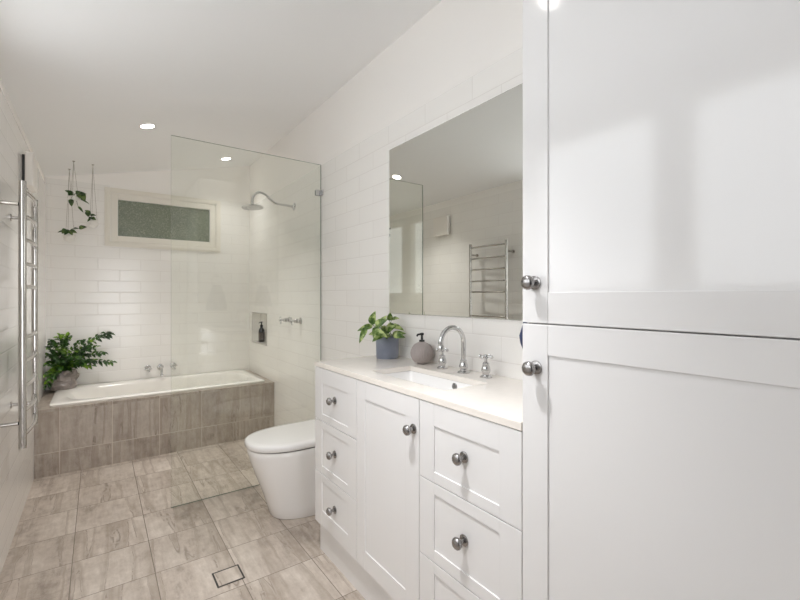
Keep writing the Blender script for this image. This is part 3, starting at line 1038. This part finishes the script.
def planter(hook, zb, leaves, label, r=0.036):
    hook = Vector(hook)
    c = Vector((hook.x, hook.y, zb))
    t_ = thing('hanging_planter', c, label, 'hanging planter', 'hanging planters by the window')
    prof = [(-r, 0.0)]
    for k in range(1, 13):
        a_ = -PI / 2 + (PI / 2 + 0.75) * k / 12
        prof.append((r * math.sin(a_), r * 1.02 * math.cos(a_)))
    prof += [(r * math.sin(0.75) - 0.002, r * 0.68), (0.012, r * 0.7), (0.012, 0)]
    obj('bowl', lathe(c, (0, 0, 1), prof, 32), M['white_pot'], t_, smooth=True, angle=50)
    obj('soil', lathe(c + Vector((0, 0, 0.011)), (0, 0, 1), [(0, r * 0.68), (0.004, r * 0.6), (0.005, 0)], 16), M['soil'], t_)
    bm_ = bmesh.new()
    add_lathe(bm_, (hook.x, hook.y, ceil_z(hook.x) - 0.0005), (0, 0, -1), [(0, 0.010), (0.003, 0.010), (0.004, 0.003), (0.012, 0.003), (0.012, 0)], 12)
    obj('ceiling_hook', bm_, M['steel'], t_)
    bm_ = bmesh.new()
    top = hook + Vector((0, 0, -0.010))
    for a_ in (0.3, 0.3 + 2 * PI / 3, 0.3 + 4 * PI / 3):
        add_tube(bm_, [top, c + Vector((math.cos(a_) * r * 0.78, math.sin(a_) * r * 0.78, r * 0.62))], 0.0011, 6)
    obj('strings', bm_, M['string'], t_)
    fo_, st_ = bmesh.new(), bmesh.new()
    for a, b, w_ in leaves:
        a, b = Vector(a), Vector(b)
        vine_leaf(fo_, a, b, w_)
        s0 = c + Vector((rnd.uniform(-.01, .01), rnd.uniform(-.01, .01), 0.016))
        mid = (s0 + a) / 2 + Vector((0, -0.006, 0.015))
        add_tube(st_, smooth_path([s0, mid, a], 3), 0.0012, 6)
    obj('foliage', clean(fo_), M['vine'], t_, smooth=True)
    obj('stems', st_, M['stem_dark'], t_, smooth=True)


planter((-0.150, 4.044, ceil_z(-0.150)), 1.962, [
    ((-0.150, 4.03, 1.995), (-0.203, 4.01, 2.020), .036), ((-0.163, 4.03, 1.985), (-0.178, 4.00, 2.015), .03), ((-0.118, 4.03, 2.010), (-0.078, 4.00, 1.955), .060),
    ((-0.135, 4.02, 2.000), (-0.105, 4.00, 2.022), .040), ((-0.110, 4.00, 1.962), (-0.050, 3.99, 1.930), .016), ((-0.165, 4.00, 1.955), (-0.160, 3.99, 1.900), .034),
    ((-0.122, 4.00, 1.905), (-0.090, 3.99, 1.862), .018), ((-0.135, 4.03, 2.00), (-0.070, 4.01, 2.012), .040)],
    'white hanging pot with heart-leaved vine, highest of the three')
planter((-0.033, 4.172, ceil_z(-0.033)), 1.812, [
    ((-0.050, 4.15, 1.880), (-0.085, 4.13, 1.905), .036), ((-0.065, 4.14, 1.895), (-0.062, 4.13, 1.855), .040), ((-0.050, 4.14, 1.868), (-0.010, 4.13, 1.872), .024),
    ((-0.045, 4.14, 1.850), (-0.012, 4.13, 1.835), .032), ((-0.050, 4.14, 1.840), (-0.068, 4.13, 1.815), .016), ((-0.040, 4.15, 1.855), (-0.060, 4.13, 1.835), .026)],
    'white hanging pot with trailing leaves, nearest the window')
planter((-0.187, 4.282, ceil_z(-0.187)), 1.704, [
    ((-0.215, 4.26, 1.742), (-0.258, 4.24, 1.728), .022), ((-0.200, 4.25, 1.755), (-0.232, 4.24, 1.722), .044), ((-0.190, 4.25, 1.755), (-0.215, 4.24, 1.712), .040),
    ((-0.185, 4.25, 1.750), (-0.135, 4.24, 1.735), .034), ((-0.160, 4.25, 1.768), (-0.125, 4.24, 1.772), .016), ((-0.125, 4.25, 1.770), (-0.072, 4.24, 1.790), .044),
    ((-0.180, 4.25, 1.745), (-0.165, 4.23, 1.712), .03)],
    'white hanging pot with dark leaves, lowest of the three', r=0.040)

# ------------------------------------------------------------------ plant on the bath
bc = Vector((-0.234, 4.375, 0.4775))
bp_ = thing('potted_plant', bc, 'leafy dark green plant in a crumpled grey wrap on the bath corner', 'plant')
nz_ = random.Random(5)
rings = []
bm = bmesh.new()
prev = None
SEG = 26
for i in range(10):
    t = i / 9
    r0 = 0.086 + 0.008 * math.sin(t * 3)
    ring = []
    for k in range(SEG):
        a_ = 2 * PI * k / SEG
        nn_ = noise.noise(Vector((math.cos(a_) * 2.2, math.sin(a_) * 2.2, t * 4.0 + a_ * 0.4)))
        r = r0 * (1 + 0.26 * nn_ * (0.35 + t)) + nz_.uniform(-.0035, .0035)
        x = bc.x + math.cos(a_) * r
        y = bc.y + math.sin(a_) * r
        ring.append(bm.verts.new((max(XL + 0.004, x), min(YB - 0.004, y), bc.z + 0.150 * t + (0.016 * nn_ if i == 9 else 0))))
    if prev:
        for k in range(SEG):
            k2 = (k + 1) % SEG
            if (k + i) % 2:
                bm.faces.new((prev[k], prev[k2], ring[k2]))
                bm.faces.new((prev[k], ring[k2], ring[k]))
            else:
                bm.faces.new((prev[k], prev[k2], ring[k]))
                bm.faces.new((prev[k2], ring[k2], ring[k]))
    else:
        bm.faces.new(ring[::-1])
    prev = ring
top_in = [bm.verts.new(bc + Vector(((vv.co.x - bc.x) * 0.9, (vv.co.y - bc.y) * 0.9, 0.125))) for vv in prev]
for k in range(SEG):
    bm.faces.new((prev[k], prev[(k + 1) % SEG], top_in[(k + 1) % SEG], top_in[k]))
bm.faces.new(top_in)
obj('wrapped_pot', bm, M['paper_pot'], bp_)
fo, stm = bmesh.new(), bmesh.new()
tips = [(0.078, 4.36, 0.901), (0.098, 4.34, 0.663), (0.037, 4.32, 0.75), (-0.189, 4.3, 0.915), (-0.305, 4.28, 0.873), (-0.042, 4.36, 0.644), (-0.254, 4.34, 0.897), (-0.01, 4.32, 0.797),
        (0.013, 4.3, 0.909), (-0.08, 4.28, 0.687), (-0.325, 4.30, 0.758), (-0.325, 4.22, 0.537), (-0.296, 4.32, 0.85), (-0.258, 4.24, 0.672), (-0.125, 4.28, 0.861), (-0.181, 4.30, 0.660),
        (-0.325, 4.20, 0.697), (-0.288, 4.22, 0.766), (-0.065, 4.3, 0.798), (-0.214, 4.28, 0.857), (-0.30, 4.18, 0.60), (-0.15, 4.22, 0.74), (-0.24, 4.20, 0.72), (-0.12, 4.25, 0.70), (-0.31, 4.24, 0.82), (-0.325, 4.25, 0.62), (-0.20, 4.25, 0.80)]
for i, tp in enumerate(tips):
    tp = Vector(tp)
    s0 = bc + Vector((nz_.uniform(-.03, .03), nz_.uniform(-.03, .03), 0.13))
    dz = max(0.03, 0.35 * (tp - s0).length)
    mid = s0.lerp(tp, 0.45) + Vector((0, 0, dz * 0.45))
    path = smooth_path([s0, mid, tp], 7)
    add_tube(stm, path, [0.0022 - 0.0012 * k / (len(path) - 1) for k in range(len(path))], 6)
    ln = (tp - s0).length
    n0 = 4 if ln > 0.18 else 3
    for k in range(n0, len(path), 2 if (i % 3 and i > 2) else 1):
        p = path[k]
        d_ = (path[min(k + 1, len(path) - 1)] - path[k - 1]).normalized()
        for s in ((1, -1) if k < len(path) - 1 else (0,)):
            side = d_.cross(Vector((0.2, -0.5, 0.8))).normalized() * s
            di = (d_ * 0.75 + side * 0.8 + Vector((0, -0.1, nz_.uniform(-.45, .15)))).normalized()
            ll = nz_.uniform(0.036, 0.068) * (0.8 if k == len(path) - 1 else 1)
            e = p + di * ll
            e.x = max(e.x, XL + 0.008)
            e.y = min(e.y, YB - 0.008)
            add_leaf(fo, p, e, ll * nz_.uniform(.42, .62), Vector((nz_.uniform(-.3, .3), -0.5, 0.8)), droop=0.15, fold=0.3, n=9, jag=0.24, heart=False)
obj('foliage', clean(fo), M['fern'], bp_, smooth=False)
obj('stems', stm, M['stem_dark'], bp_, smooth=True)

# ------------------------------------------------------------------ downlights
def downlight(x, y, watts, label):
    z = ceil_z(x)
    nrm = Vector((0.2345, 0, -1)).normalized()
    t_ = thing('downlight', (x, y, z), label, 'ceiling light', 'recessed downlights')
    obj('bezel', lathe((x, y, z + 0.001), nrm, [(0, 0.048), (0.004, 0.048), (0.006, 0.044), (0.003, 0.040), (0.003, 0)], 40), M['plastic'], t_, smooth=True, angle=40)
    obj('diffuser', lathe((x, y, z - 0.0025), nrm, [(0, 0.038), (0.003, 0.038), (0.003, 0)], 32), M['lamp'], t_)
    ld = bpy.data.lights.new('downlight_beam', 'SPOT')
    ld.energy = watts
    ld.color = (1.0, 0.975, 0.95) if y > 2 else (0.985, 0.985, 1.0)
    ld.spot_size = math.radians(112 if y > 2 else 82)
    ld.spot_blend = 0.95 if y > 2 else 0.7
    ld.shadow_soft_size = 0.05
    lo = bpy.data.objects.new('downlight_beam', ld)
    COL.objects.link(lo)
    lo.parent = t_
    lo.location = nrm * 0.012
    lo.rotation_euler = (0, 0, 0)


downlight(0.265, 3.23, SPOT_M, 'small recessed downlight in the ceiling in front of the shower screen')
downlight(0.974, 4.149, SPOT_F, 'small recessed downlight in the ceiling over the bath, seen through the glass')
downlight(0.300, 0.976, SPOT_N, 'small recessed downlight in the ceiling near the tall cabinet')
